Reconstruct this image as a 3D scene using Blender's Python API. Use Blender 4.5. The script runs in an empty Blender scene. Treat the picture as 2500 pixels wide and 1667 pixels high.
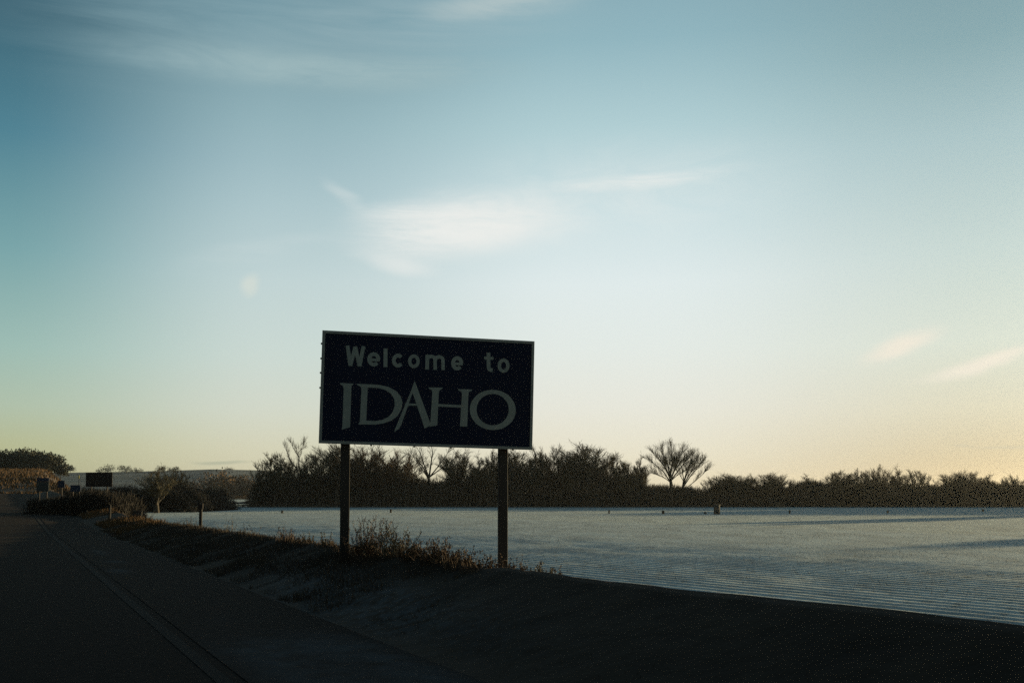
import bpy, math, random
import numpy as np
from mathutils import Vector, Matrix
from mathutils.geometry import tessellate_polygon

R = math.radians
sc = bpy.context.scene
COL = sc.collection
rng = np.random.default_rng(7)

# ------------------------------------------------------------------ camera
F = 2430.0                      # focal length in pixels of the 2500 px wide photograph
EYE = 3.0                       # eye height over the field (the car stands on the road bank)
PITCH = R(3.2)
HORIZ = 1208.0
SH = (HORIZ - 833.5) / F - math.tan(PITCH)
cam_d = bpy.data.cameras.new("camera")
cam = bpy.data.objects.new("camera", cam_d)
COL.objects.link(cam)
cam_d.sensor_width = 36.0
cam_d.lens = 36.0 * F / 2500.0
cam_d.shift_y = SH * F / 2500.0
cam_d.clip_start = 0.05
cam_d.clip_end = 12000.0
cam.location = (0, 0, EYE)
cam.rotation_euler = (math.pi / 2 + PITCH, 0, 0)
sc.camera = cam

# ------------------------------------------------------------------ light
SUN_EL, SUN_AZ = R(4.6), R(54.0)          # azimuth from +Y towards +X
S_DIR = Vector((math.sin(SUN_AZ) * math.cos(SUN_EL), math.cos(SUN_AZ) * math.cos(SUN_EL), math.sin(SUN_EL)))
EXPOSURE = 1.0                  # the film was exposed for the evening shade
SUN_STRENGTH = 4.3
SUN_COLOR = (1.0, 0.82, 0.47)
sun_d = bpy.data.lights.new("sun", 'SUN')
sun_d.energy = SUN_STRENGTH
sun_d.angle = R(0.5)
sun_d.color = SUN_COLOR
sun = bpy.data.objects.new("sun", sun_d)
COL.objects.link(sun)
sun.rotation_euler = S_DIR.to_track_quat('Z', 'Y').to_euler()
sun.location = (60, 40, 60)

def srgb(r, g, b, k=1.0):
    def f(c):
        c /= 255.0
        return k * (c / 12.92 if c <= 0.04045 else ((c + 0.055) / 1.055) ** 2.4)
    return (f(r), f(g), f(b), 1.0)

world = bpy.data.worlds.new("World")
sc.world = world
world.use_nodes = True
wn, wl = world.node_tree.nodes, world.node_tree.links
wn.clear()

def N(tree, typ, **kw):
    n = tree.nodes.new(typ)
    for k, v in kw.items():
        setattr(n, k, v)
    return n

def wmath(op, a, b=None, clamp=False):
    n = wn.new('ShaderNodeMath'); n.operation = op; n.use_clamp = clamp
    for i, v in enumerate((a, b)):
        if v is None: continue
        if isinstance(v, (int, float)): n.inputs[i].default_value = v
        else: wl.new(v, n.inputs[i])
    return n.outputs[0]

def wramp(fac, stops, interp='LINEAR'):
    n = wn.new('ShaderNodeValToRGB'); cr = n.color_ramp; cr.interpolation = interp
    cr.elements[0].position, cr.elements[0].color = stops[0]
    cr.elements[1].position, cr.elements[1].color = stops[-1]
    for p, c in stops[1:-1]:
        e = cr.elements.new(p); e.color = c
    wl.new(fac, n.inputs[0])
    return n.outputs[0]

def wmix(fac, a, b, blend='MIX'):
    n = wn.new('ShaderNodeMix'); n.data_type = 'RGBA'; n.blend_type = blend
    for s, v in ((n.inputs['Factor'], fac), (n.inputs[6], a), (n.inputs[7], b)):
        if isinstance(v, (int, float)): s.default_value = v
        elif isinstance(v, tuple): s.default_value = v
        else: wl.new(v, s)
    return n.outputs[2]

tc = wn.new('ShaderNodeTexCoord')
sep = wn.new('ShaderNodeSeparateXYZ'); wl.new(tc.outputs['Generated'], sep.inputs[0])
az = wmath('MULTIPLY', wmath('ARCTAN2', sep.outputs[0], sep.outputs[1]), 180 / math.pi)
el = wmath('MULTIPLY', wmath('ARCSINE', sep.outputs[2]), 180 / math.pi)
sky = wn.new('ShaderNodeTexSky'); sky.sky_type = 'NISHITA'; sky.sun_disc = False
sky.sun_elevation = SUN_EL; sky.sun_rotation = SUN_AZ
sky.altitude = 700; sky.air_density = 1.0; sky.dust_density = 1.6; sky.ozone_density = 1.2
SKY_STRENGTH = 0.10
nish = wmix(1.0, sky.outputs[0], (SKY_STRENGTH,) * 3 + (1,), 'MULTIPLY')
# winter evening air: cream at the horizon, pale above it, teal higher up, deep overhead;
# three profiles by azimuth (far from the sun, ahead, towards the sun) that blend into one zenith; lens darkening towards the sides is worked into their colours
e01 = wmath('DIVIDE', el, 90.0, True)
def prof(*st):
    return wramp(e01, [(e / 90.0, srgb(*c)) for e, c in st])
ZEN = [(42, (66, 100, 126)), (90, (44, 74, 102))]
skyL = prof((0, (182, 178, 138)), (2.6, (186, 190, 150)), (4.6, (179, 196, 174)), (7.6, (160, 192, 183)), (12.6, (122, 167, 171)), (18.4, (79, 131, 148)), (24, (58, 99, 115)), *ZEN)
skyC = prof((0, (230, 216, 184)), (2.2, (234, 228, 206)), (5, (234, 234, 223)), (8.3, (231, 238, 233)), (12, (228, 239, 239)), (16, (208, 228, 231)), (20.5, (180, 210, 215)), (25, (147, 184, 194)), *ZEN)
skyR = prof((0, (190, 168, 132)), (2, (199, 186, 156)), (4.5, (214, 210, 187)), (8, (214, 222, 209)), (12.8, (197, 214, 210)), (18.4, (170, 196, 199)), (23, (137, 170, 176)), *ZEN)
def G(v): return (v, v, v, 1)
azn = wmath('MULTIPLY_ADD', az, 1 / 360.0); wn[-1].inputs[2].default_value = 0.5       # -180..180 -> 0..1
def azs(*st): return wramp(azn, [((a + 180) / 360.0, G(v)) for a, v in st], 'EASE')
air = wmix(azs((-28, 0), (-13, .62), (4, 1)), skyL, skyC)
air = wmix(azs((8, 0), (27, 1)), air, skyR)
# the half of the sky turned away from the sun is dimmer
dot = wn.new('ShaderNodeVectorMath'); dot.operation = 'DOT_PRODUCT'
wl.new(tc.outputs['Generated'], dot.inputs[0]); dot.inputs[1].default_value = S_DIR
g01 = wmath('MULTIPLY_ADD', dot.outputs['Value'], 0.5); wn[-1].inputs[2].default_value = 0.5
air = wmix(1.0, air, wramp(g01, [(0.0, G(.22)), (0.30, G(.42)), (0.55, G(1.0)), (0.90, G(1.0)), (1.0, G(1.1))]), 'MULTIPLY')
base = wmix(0.94, nish, air)
# thin cirrus: streaked noise inside soft lens shapes given by azimuth and elevation
comb = wn.new('ShaderNodeCombineXYZ'); wl.new(az, comb.inputs[0]); wl.new(el, comb.inputs[1])

def wnoise(sx, sy, rot, scale, detail=5.0, rough=.6, dist=.4, off=0.0):
    m = wn.new('ShaderNodeMapping'); m.inputs['Scale'].default_value = (sx, sy, 1); m.inputs['Rotation'].default_value = (0, 0, rot)
    m.inputs['Location'].default_value = (off, off * .7, 0)
    wl.new(comb.outputs[0], m.inputs[0])
    n = wn.new('ShaderNodeTexNoise'); n.inputs['Scale'].default_value = scale; n.inputs['Detail'].default_value = detail
    n.inputs['Roughness'].default_value = rough; n.inputs['Distortion'].default_value = dist
    wl.new(m.outputs[0], n.inputs['Vector'])
    return n.outputs[0]

def px_azel(x, y):
    u, v = (x - 1250) / F, -(y - 833.5) / F + SH
    d = Vector((u, math.cos(PITCH) - v * math.sin(PITCH), math.sin(PITCH) + v * math.cos(PITCH))).normalized()
    return math.degrees(math.atan2(d.x, d.y)), math.degrees(math.asin(d.z))

warp = wnoise(0.05, 0.22, 0, 1.2, 3, .55, .3, 11.0)
wx = wmath('MULTIPLY', wmath('SUBTRACT', warp, 0.5), 3.2)
wy = wmath('MULTIPLY', wmath('SUBTRACT', wnoise(0.06, 0.2, 0.3, 1.4, 3, .55, .2, 3.0), 0.5), 1.4)
comb2 = wn.new('ShaderNodeCombineXYZ')
wl.new(wmath('ADD', az, wx), comb2.inputs[0]); wl.new(wmath('ADD', el, wy), comb2.inputs[1])
streak = wnoise(0.05, 0.55, R(-6), 1.6, 6, .62, .5)
fleece = wnoise(0.16, 0.5, R(-8), 1.3, 6, .65, .8, 5.0)
fibre = wnoise(0.14, 1.1, R(-5), 1.7, 8, .68, 1.0, 9.0)

def cirrus(base, px, half, tilt, amount, color, soft=1.0, nz=None, lo=.32, hi=.62):
    a0, e0 = px_azel(*px)
    m = wn.new('ShaderNodeMapping'); m.vector_type = 'TEXTURE'
    m.inputs['Location'].default_value = (a0, e0, 0); m.inputs['Rotation'].default_value = (0, 0, R(tilt)); m.inputs['Scale'].default_value = (half[0], half[1], 1)
    wl.new(comb2.outputs[0], m.inputs[0])
    ln = wn.new('ShaderNodeVectorMath'); ln.operation = 'LENGTH'; wl.new(m.outputs[0], ln.inputs[0])
    mr = wn.new('ShaderNodeMapRange'); mr.interpolation_type = 'SMOOTHERSTEP'
    wl.new(ln.outputs['Value'], mr.inputs[0]); mr.inputs[1].default_value = 1.0; mr.inputs[2].default_value = 1.0 - soft; mr.inputs[3].default_value = 0; mr.inputs[4].default_value = 1
    nr = wn.new('ShaderNodeMapRange'); wl.new(nz if nz is not None else streak, nr.inputs[0]); nr.inputs[1].default_value = lo; nr.inputs[2].default_value = hi
    return wmix(wmath('MULTIPLY', wmath('MULTIPLY', mr.outputs[0], nr.outputs[0]), amount), base, color)

WHITE = srgb(236, 238, 234); PINK = srgb(240, 232, 216); TOPW = srgb(160, 186, 190)
base = cirrus(base, (640, 100), (20, 5.0), 2, .50, srgb(140, 170, 178), 1.0, None, .30, .66)
base = cirrus(base, (720, 168), (14, 1.6), 1, .80, srgb(156, 182, 186), 1.0, fleece, .15, .6)
base = cirrus(base, (900, 175), (14, 1.2), 2, .60, srgb(160, 186, 190), 1.0, fibre, .3, .6)
base = cirrus(base, (1050, 60), (14, 2.6), 5, .45, srgb(168, 190, 195), 1.0, None, .25, .65)
base = cirrus(base, (1230, 16), (8, 1.1), 7, .65, srgb(186, 200, 200), 1.0, fleece, .22, .6)
base = cirrus(base, (1150, 548), (9.0, 2.7), 4, .95, WHITE, 1.0, fleece, .0, .55)
base = cirrus(base, (1075, 556), (7.4, 2.5), 6, .75, WHITE, 1.0, fibre, .30, .62)
base = cirrus(base, (1040, 512), (6.0, 0.9), 4, .45, WHITE, 1.0, fibre, .30, .6)
base = cirrus(base, (970, 640), (3.4, 0.9), -10, .50, WHITE, 1.0, fleece, .15, .55)
base = cirrus(base, (835, 478), (2.2, 0.6), -24, .24, WHITE, 1.0, fleece, .15, .55)
base = cirrus(base, (1540, 440), (8.5, 0.7), 3, .62, WHITE, 1.0, fibre, .25, .6)
base = cirrus(base, (1500, 470), (15, 4.0), 3, .35, WHITE, 1.0, fleece, .25, .7)
base = cirrus(base, (598, 694), (0.9, 0.75), 50, .75, srgb(212, 220, 212), .9, fleece, .0, .4)
base = cirrus(base, (640, 612), (8, 0.9), 14, .10, WHITE, 1.0, None, .3, .6)
base = cirrus(base, (2200, 838), (3.2, 0.85), 18, .85, PINK, 1.0, fleece, .08, .45)
base = cirrus(base, (2400, 880), (4.8, 0.6), 13, .85, PINK, 1.0, fleece, .08, .45)
base = cirrus(base, (2340, 1084), (0.9, 0.14), 0, .40, srgb(190, 186, 166), .9, fleece, .05, .4)
base = cirrus(base, (2450, 1087), (2.4, 0.15), -1, .40, srgb(190, 186, 166), .9, fleece, .05, .4)
base = cirrus(base, (525, 1131), (2.2, 0.14), 2, .55, srgb(165, 172, 150), .9, fleece, .05, .4)
# below the horizon the dome is only what the ground hides
bg = wn.new('ShaderNodeBackground'); bg.inputs[1].default_value = 2.0 ** -EXPOSURE
wl.new(base, bg.inputs[0])
wo = wn.new('ShaderNodeOutputWorld'); wl.new(bg.outputs[0], wo.inputs[0])

HAZE_DENSITY = 0.00008
sc.view_settings.view_transform = 'Standard'
sc.view_settings.look = 'None'
sc.view_settings.exposure = EXPOSURE
sc.view_settings.gamma = 1.0
sc.view_settings.use_curve_mapping = False
sc.render.engine = 'CYCLES'
sc.cycles.max_bounces = 6
sc.cycles.diffuse_bounces = 3
sc.cycles.transparent_max_bounces = 6
sc.cycles.volume_bounces = 0
sc.cycles.use_adaptive_sampling = False
sc.cycles.sample_clamp_direct = 1.2
sc.cycles.sample_clamp_indirect = 0.6
sc.cycles.use_denoising = False            # leaves a little grain, like the film
sc.render.filter_size = 1.9

# ------------------------------------------------------------------ helpers
def ray(x, y):
    u, v = (x - 1250) / F, -(y - 833.5) / F + SH
    return Vector((u, math.cos(PITCH) - v * math.sin(PITCH), math.sin(PITCH) + v * math.cos(PITCH)))
def at(x, y, Y):
    d = ray(x, y); return Vector((0, 0, EYE)) + d * (Y / d.y)
def at_z(x, y, z):
    d = ray(x, y); return Vector((0, 0, EYE)) + d * ((z - EYE) / d.z)
def col_x(x, Y): return (x - 1250) / F * Y / 1.0     # rough world X of a photo column at distance Y

def mesh(name, v, f, mat=None, smooth=False):
    """v: (n,3) array; f: (m,3) or (m,4) array, or a list of index lists"""
    me = bpy.data.meshes.new(name)
    if isinstance(f, list):
        me.from_pydata([tuple(p) for p in v], [], f)
    else:
        v = np.asarray(v, np.float32); f = np.asarray(f, np.int32); k = f.shape[1]
        me.vertices.add(len(v)); me.vertices.foreach_set('co', v.ravel())
        me.loops.add(f.size); me.loops.foreach_set('vertex_index', f.ravel())
        me.polygons.add(len(f)); me.polygons.foreach_set('loop_start', np.arange(0, f.size, k, dtype=np.int32))
        me.update(calc_edges=True)
    if smooth: me.shade_smooth()
    if mat: me.materials.append(mat)
    me.validate()
    return me

def obj(name, me, parent=None, loc=None):
    o = bpy.data.objects.new(name, me); COL.objects.link(o)
    if parent is not None: o.parent = parent
    if loc is not None: o.location = loc
    return o
def tag(o, label=None, cat=None, group=None, kind=None):
    for k, v in (('label', label), ('category', cat), ('group', group), ('kind', kind)):
        if v: o[k] = v
    return o
def thing(name, loc, label, cat, group=None, rz=0):
    o = bpy.data.objects.new(name, None); COL.objects.link(o); o.location = loc; o.rotation_euler = (0, 0, rz)
    o.empty_display_size = .2
    return tag(o, label, cat, group)
def struct(name, me, label=None):
    return tag(obj(name, me), label, None, None, 'structure')

def noise2(x, y, seed=0, cell=1.0):
    """smooth value noise in 0..1"""
    x = np.asarray(x, float) / cell; y = np.asarray(y, float) / cell
    xi, yi = np.floor(x).astype(np.int64), np.floor(y).astype(np.int64)
    fx, fy = x - xi, y - yi
    fx = fx * fx * (3 - 2 * fx); fy = fy * fy * (3 - 2 * fy)
    def h(a, b):
        n = (a * 374761393 + b * 668265263 + seed * 1442695041) & 0xffffffff
        n = ((n ^ (n >> 13)) * 1274126177) & 0xffffffff
        return ((n ^ (n >> 16)) & 0xffff) / 65535.0
    return (h(xi, yi) * (1 - fx) + h(xi + 1, yi) * fx) * (1 - fy) + (h(xi, yi + 1) * (1 - fx) + h(xi + 1, yi + 1) * fx) * fy

def grid_faces(nu, nv):
    i = np.arange(nu - 1)[:, None] * nv + np.arange(nv - 1)[None, :]
    return np.stack([i, i + nv, i + nv + 1, i + 1], -1).reshape(-1, 4)

# ------------------------------------------------------------------ materials
def mat(name, build):
    m = bpy.data.materials.new(name); m.use_nodes = True
    t = m.node_tree; b = t.nodes['Principled BSDF']
    build(t, b)
    return m
def ramp_noise(t, scale, stops, coord='Object', detail=4, rough=.6, stretch=(1, 1, 1), rot=(0, 0, 0)):
    c = t.nodes.new('ShaderNodeTexCoord'); mp = t.nodes.new('ShaderNodeMapping'); mp.inputs['Scale'].default_value = stretch; mp.inputs['Rotation'].default_value = rot
    t.links.new(c.outputs[coord], mp.inputs[0])
    n = t.nodes.new('ShaderNodeTexNoise'); n.inputs['Scale'].default_value = scale; n.inputs['Detail'].default_value = detail; n.inputs['Roughness'].default_value = rough
    t.links.new(mp.outputs[0], n.inputs['Vector'])
    r = t.nodes.new('ShaderNodeValToRGB'); e = r.color_ramp.elements
    e[0].position, e[0].color = stops[0]; e[1].position, e[1].color = stops[-1]
    for p, cc in stops[1:-1]:
        x = r.color_ramp.elements.new(p); x.color = cc
    t.links.new(n.outputs[0], r.inputs[0])
    return r.outputs[0], n.outputs[0]
def bump(t, b, height, strength, dist):
    bm = t.nodes.new('ShaderNodeBump'); bm.inputs['Strength'].default_value = strength; bm.inputs['Distance'].default_value = dist
    t.links.new(height, bm.inputs['Height']); t.links.new(bm.outputs[0], b.inputs['Normal'])
def C(r, g, b): return (r, g, b, 1)
def plain(name, c0, c1, scale=6.0, rough=.8, bmp=.3, dist=.01, metal=0.0, spec=.3, stretch=(1, 1, 1)):
    def f(t, b):
        c, n = ramp_noise(t, scale, [(.3, C(*c0)), (.7, C(*c1))], stretch=stretch)
        b.inputs['Sheen Weight'].default_value = 0.0
        t.links.new(c, b.inputs['Base Color']); b.inputs['Roughness'].default_value = rough; b.inputs['Metallic'].default_value = metal
        b.inputs['Specular IOR Level'].default_value = spec
        if bmp: bump(t, b, n, bmp, dist)
    return mat(name, f)
def mixc(t, fac, a, b):
    n = t.nodes.new('ShaderNodeMix'); n.data_type = 'RGBA'
    t.links.new(fac, n.inputs['Factor'])
    for s, v in ((n.inputs[6], a), (n.inputs[7], b)):
        if isinstance(v, tuple): s.default_value = v
        else: t.links.new(v, s)
    return n.outputs[2]

SNOW = C(.44, .485, .44); SOIL = C(.17, .125, .08)
def b_snow(t, b, relief=.06):
    big, _ = ramp_noise(t, .035, [(.35, C(0, 0, 0)), (.75, C(1, 1, 1))], detail=3)
    fine, fn = ramp_noise(t, 2.6, [(.34, C(1, 1, 1)), (.50, C(0, 0, 0))], detail=6, rough=.7)
    mid, mn = ramp_noise(t, .4, [(.40, C(0, 0, 0)), (.62, C(.8, .8, .8))], detail=4, stretch=(1, .35, 1), rot=(0, 0, R(-37)))
    m1 = mixc(t, mid, SNOW, C(.28, .305, .275))
    thin = t.nodes.new('ShaderNodeMath'); thin.operation = 'MULTIPLY'
    t.links.new(fine, thin.inputs[0]); t.links.new(big, thin.inputs[1])
    sc2 = t.nodes.new('ShaderNodeMath'); sc2.operation = 'MULTIPLY_ADD'; sc2.inputs[1].default_value = .62
    t.links.new(thin.outputs[0], sc2.inputs[0])
    f2 = t.nodes.new('ShaderNodeMath'); f2.operation = 'MULTIPLY'; f2.inputs[1].default_value = .46; t.links.new(fine, f2.inputs[0])
    t.links.new(f2.outputs[0], sc2.inputs[2])
    c = mixc(t, sc2.outputs[0], m1, SOIL)
    t.links.new(c, b.inputs['Base Color']); b.inputs['Roughness'].default_value = .75; b.inputs['Specular IOR Level'].default_value = .25
    bump(t, b, fn, .8, relief)
M_SNOW = mat("frosted_field", b_snow)
M_SNOWFAR = mat("frosted_far_field", lambda t, b: b_snow(t, b, .26))
M_ROAD = plain("asphalt", (.024, .017, .013), (.038, .027, .021), 9, 1.0, .5, .01, spec=.03)
M_LINE = plain("worn_paint", (.022, .017, .014), (.034, .027, .022), 2.5, .95, .2, .004, spec=.05)
def b_shoulder(t, b):
    c, n = ramp_noise(t, 9, [(.3, C(.026, .018, .014)), (.7, C(.040, .029, .022))], detail=6)
    at_ = t.nodes.new('ShaderNodeAttribute'); at_.attribute_name = 'frost'
    _, fn = ramp_noise(t, 2.2, [(.4, C(0, 0, 0)), (.6, C(1, 1, 1))], detail=6, rough=.75)
    r = t.nodes.new('ShaderNodeMapRange'); r.inputs[1].default_value = .30; r.inputs[2].default_value = .62
    t.links.new(fn, r.inputs[0])
    m = t.nodes.new('ShaderNodeMath'); m.operation = 'MULTIPLY'; t.links.new(r.outputs[0], m.inputs[0]); t.links.new(at_.outputs['Fac'], m.inputs[1])
    t.links.new(mixc(t, m.outputs[0], c, C(.056, .055, .053)), b.inputs['Base Color']); b.inputs['Roughness'].default_value = 1.0; b.inputs['Specular IOR Level'].default_value = .03
    bump(t, b, n, .5, .01)
def b_verge(t, b):
    c, n = ramp_noise(t, 1.6, [(.3, C(.040, .026, .017)), (.7, C(.066, .043, .027))], detail=6)
    at_ = t.nodes.new('ShaderNodeAttribute'); at_.attribute_name = 'frost'
    _, fn = ramp_noise(t, 7.0, [(.4, C(0, 0, 0)), (.6, C(1, 1, 1))], detail=5, rough=.7)
    r = t.nodes.new('ShaderNodeMapRange'); r.inputs[1].default_value = .38; r.inputs[2].default_value = .62
    t.links.new(fn, r.inputs[0])
    m = t.nodes.new('ShaderNodeMath'); m.operation = 'MULTIPLY'; t.links.new(r.outputs[0], m.inputs[0]); t.links.new(at_.outputs['Fac'], m.inputs[1])
    t.links.new(mixc(t, m.outputs[0], c, C(.12, .125, .125)), b.inputs['Base Color'])
    b.inputs['Roughness'].default_value = .95; b.inputs['Specular IOR Level'].default_value = .1
    bump(t, b, n, .8, .05)
M_VERGE = mat("verge_turf", b_verge)
M_SHOULDER = mat("frosted_shoulder", b_shoulder)
M_DRY = plain("dry_grass_hill", (.022, .015, .008), (.080, .043, .017), .16, .95, .8, .6)
M_FARHILL = plain("sagebrush_snow_hill", (.022, .030, .030), (.075, .098, .098), .016, .95, .5, 2.0, stretch=(.35, 1.6, 1))
M_BARK = plain("dark_bark", (.028, .022, .015), (.055, .042, .028), 3, .95, 0, 0)
M_TWIG = plain("twigs", (.060, .050, .028), (.105, .086, .048), .6, .95, 0, 0)
M_TWIG2 = plain("russet_twigs", (.065, .040, .020), (.11, .065, .03), .6, .95, 0, 0)
M_ORANGE = plain("orange_leaves", (.055, .030, .012), (.10, .055, .020), .1, .95, 0, 0)
M_EVER = plain("evergreen", (.032, .032, .020), (.060, .056, .034), .5, .95, 0, 0)
M_BRUSH = plain("brush", (.060, .050, .036), (.11, .088, .060), .25, .95, 0, 0)
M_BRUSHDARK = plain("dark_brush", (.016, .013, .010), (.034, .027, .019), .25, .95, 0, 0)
M_WEED = plain("rust_weed", (.070, .043, .025), (.135, .082, .046), 3.0, .9, 0, 0)
M_WEEDTAN = plain("tan_weed", (.090, .070, .042), (.15, .115, .068), 3.0, .9, 0, 0)
M_GRASS = plain("dead_grass", (.038, .028, .019), (.068, .048, .030), 1.2, .95, 0, 0)
M_GOLD = plain("golden_grass", (.060, .032, .012), (.115, .063, .023), .6, .95, 0, 0)
M_WOOD = plain("weathered_wood", (.020, .017, .014), (.040, .034, .028), 9, .9, .4, .004, stretch=(1, 1, .12))
M_BLUE = plain("blue_sheeting", (.010, .013, .026), (.013, .017, .031), 2.0, .9, .05, .002, spec=.03)
M_LETTER = plain("grey_sheeting", (.165, .19, .175), (.21, .235, .215), 5.0, .9, .05, .002, spec=.05)
M_ALU = plain("dull_metal", (.15, .165, .155), (.20, .215, .20), 4.0, .8, .05, .002, spec=.1)
M_CONC = plain("concrete", (.070, .060, .048), (.12, .10, .080), 5, .9, .4, .01)
M_SIGNBACK = plain("brown_board", (.020, .014, .011), (.034, .024, .018), 6, .8, .2, .004)
M_SIGNBLUE = plain("small_blue_sign", (.012, .020, .044), (.017, .026, .052), 6, .5, .1, .002)
M_SIGNGREY = plain("small_grey_sign", (.030, .036, .036), (.045, .052, .050), 6, .5, .1, .002)
M_YEL = plain("yellow_marker", (.45, .36, .03), (.5, .4, .05), 6, .5, .1, .002)

# ------------------------------------------------------------------ ground
# flat far sheet
_v = np.array([(-2600, -400, -.02), (2600, -400, -.02), (2600, 2600, -.02), (-2600, 2600, -.02)], float)
struct("field", mesh("field", _v, np.array([[0, 1, 2, 3]]), M_SNOWFAR), "flat frosted field reaching to the tree line")

# near field with plough ridges
A2 = R(37.0)
r2, n2 = np.array([-math.sin(A2), math.cos(A2)]), np.array([math.cos(A2), math.sin(A2)])
dd = np.arange(6.0, 74.0, .105); tt = np.arange(-30.0, 150.0, .8)
T, D = np.meshgrid(tt, dd, indexing='ij')
Dw = D + .10 * (noise2(T, D, 3, 9.0) - .5)
ph = Dw / .72
amp = .034 * np.interp(D, [6, 16, 30, 48, 70], [1.1, 1.0, .52, .20, .08]) * (.65 + .6 * noise2(T, np.floor(ph), 5, 2.2)) * (.75 + .4 * noise2(T, D, 6, 7.0))
Z = amp * (np.abs(np.sin(np.pi * ph)) ** 1.4 * 2 - 1) + np.interp(D, [6, 16, 30, 48, 70], [1.1, 1.0, .7, .45, .25]) * (.022 * (noise2(T, D, 8, .9) - .5) + .014 * (noise2(T, D, 9, .35) - .5))
edge = np.minimum(np.minimum((T + 30) / 6, (150 - T) / 20), np.minimum((D - 6) / 1.0, (74 - D) / 24)).clip(0, 1)
Z = (Z + .045) * edge - .10 * (edge <= 0)
P = T[..., None] * r2 + D[..., None] * n2
V = np.concatenate([P, Z[..., None]], -1).reshape(-1, 3)
struct("ploughed_rows", mesh("ploughed_rows", V, grid_faces(len(tt), len(dd))[:, ::-1], M_SNOW, True), "snow dusted plough ridges running beside the road bank")

# road bank: road, shoulder, verge with a low crest, back slope down to the field
A1 = R(27.0)
r1, n1 = np.array([-math.sin(A1), math.cos(A1)]), np.array([math.cos(A1), math.sin(A1)])
def z_base(t):
    t = np.asarray(t, float)
    return 1.55 + np.where(t > 42, 0.0155 * (t - 42), 0.0)
_ct = [-12, 2, 5, 8, 12, 18, 26, 36, 44, 50, 60, 90, 150]
_ch = [.70, .70, .69, .62, .56, .54, .50, .46, .36, .28, .34, .42, .44]  # crest raised along the far stretch to keep the sun off the road
def crest_h(t): return np.interp(t, _ct, _ch)
def road_xy(t, d): return t * r1[0] + d * n1[0], t * r1[1] + d * n1[1]
def verge_z(t, d):
    h = crest_h(t); z0 = z_base(t)
    s = np.clip((d - 3.5) / 2.0, 0, 1); up = s ** 1.35
    dn = np.clip((d - 5.5) / 4.2, 0, None)
    back = np.clip(dn * 1.25, 0, 1.0)
    top = z0 - .03 - .06 * np.exp(-((d - 3.7) / .45) ** 2) + h * up
    return top + (-.35 - top) * np.clip(back, 0, 1)
tt = np.concatenate([np.arange(-12, 44, .22), np.arange(44, 150, .8)]); dd = np.concatenate([np.arange(3.3, 7.2, .10), np.arange(7.2, 11.6, .4)])
T, D = np.meshgrid(tt, dd, indexing='ij')
Z = verge_z(T, D) + .06 * (noise2(T, D, 21, .9) - .5) * np.clip((D - 3.3) / .5, 0, 1) * np.clip((T - 6) / 5, .25, 1) + .04 * (noise2(T, D, 22, .3) - .5) * np.clip((T - 6) / 5, .2, 1)
X, Yy = road_xy(T, D)
me = mesh("verge", np.stack([X, Yy, Z], -1).reshape(-1, 3), grid_faces(len(tt), len(dd))[:, ::-1], M_VERGE, True)
fr = np.clip(1.6 * np.exp(-((T - 13.2) / 3.6) ** 2 - ((D - 4.15) / .55) ** 2), 0, 1) * .55
a = me.attributes.new('frost', 'FLOAT', 'POINT'); a.data.foreach_set('value', fr.astype(np.float32).ravel())
struct("verge", me, "dark grassy roadside bank")
tt = np.concatenate([np.arange(-14, 44, 1.0), np.arange(44, 152, 3.0)]); dd = np.array([-9.0, -6, -3, 0, 1.7, 3.45])
T, D = np.meshgrid(tt, dd, indexing='ij'); X, Yy = road_xy(T, D)
struct("road", mesh("road", np.stack([X, Yy, z_base(T) + 0 * D - .02 * np.clip(D - 1.7, 0, 2)], -1).reshape(-1, 3), grid_faces(len(tt), len(dd))[:, ::-1], M_ROAD), "dark asphalt highway climbing away at the left")
def strip(name, t0, t1, d0, d1, m, dz, n=30):
    tt = np.linspace(t0, t1, n); dd = np.linspace(d0, d1, 3)
    T, D = np.meshgrid(tt, dd, indexing='ij'); X, Yy = road_xy(T, D)
    return mesh(name, np.stack([X, Yy, z_base(T) + dz - .02 * np.clip(D - 1.7, 0, 2)], -1).reshape(-1, 3), grid_faces(n, 3)[:, ::-1], m)
struct("road_marking", strip("road_marking", -10, 120, 1.50, 1.62, M_LINE, .005, 60), "worn white edge line of the highway")
# paved shoulder with a pale frosted stretch
tt = np.concatenate([np.arange(-14, 44, .25), np.arange(44, 140, 2.0)]); dd = np.linspace(1.72, 3.44, 12)
T, D = np.meshgrid(tt, dd, indexing='ij'); X, Yy = road_xy(T, D)
me = mesh("shoulder", np.stack([X, Yy, z_base(T) - .02 * np.clip(D - 1.7, 0, 2) + .006], -1).reshape(-1, 3), grid_faces(len(tt), len(dd))[:, ::-1], M_SHOULDER)
fr = np.clip(1.5 * (1 / (1 + np.exp((T - 11.2 + 1.5 * noise2(T, D, 61, .8)) * 1.6))) * np.clip((D - 1.6) * 1.6, 0, 1) * np.clip((3.5 - D) * 2.2, 0, 1), 0, 1) * (.65 + .5 * noise2(T, D, 62, 1.6))
for c_, w_ in (((20.5, 2.0), (.6, .18)), ((23.5, 2.2), (.5, .2)), ((27.5, 2.2), (1.2, .14))):
    fr = np.maximum(fr, 1.3 * np.exp(-((T - c_[0]) / w_[0]) ** 2 - ((D - c_[1]) / w_[1]) ** 2))
a = me.attributes.new('frost', 'FLOAT', 'POINT'); a.data.foreach_set('value', fr.astype(np.float32).ravel())
struct("shoulder", me, "paved road shoulder with a pale frosted stretch")

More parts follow.
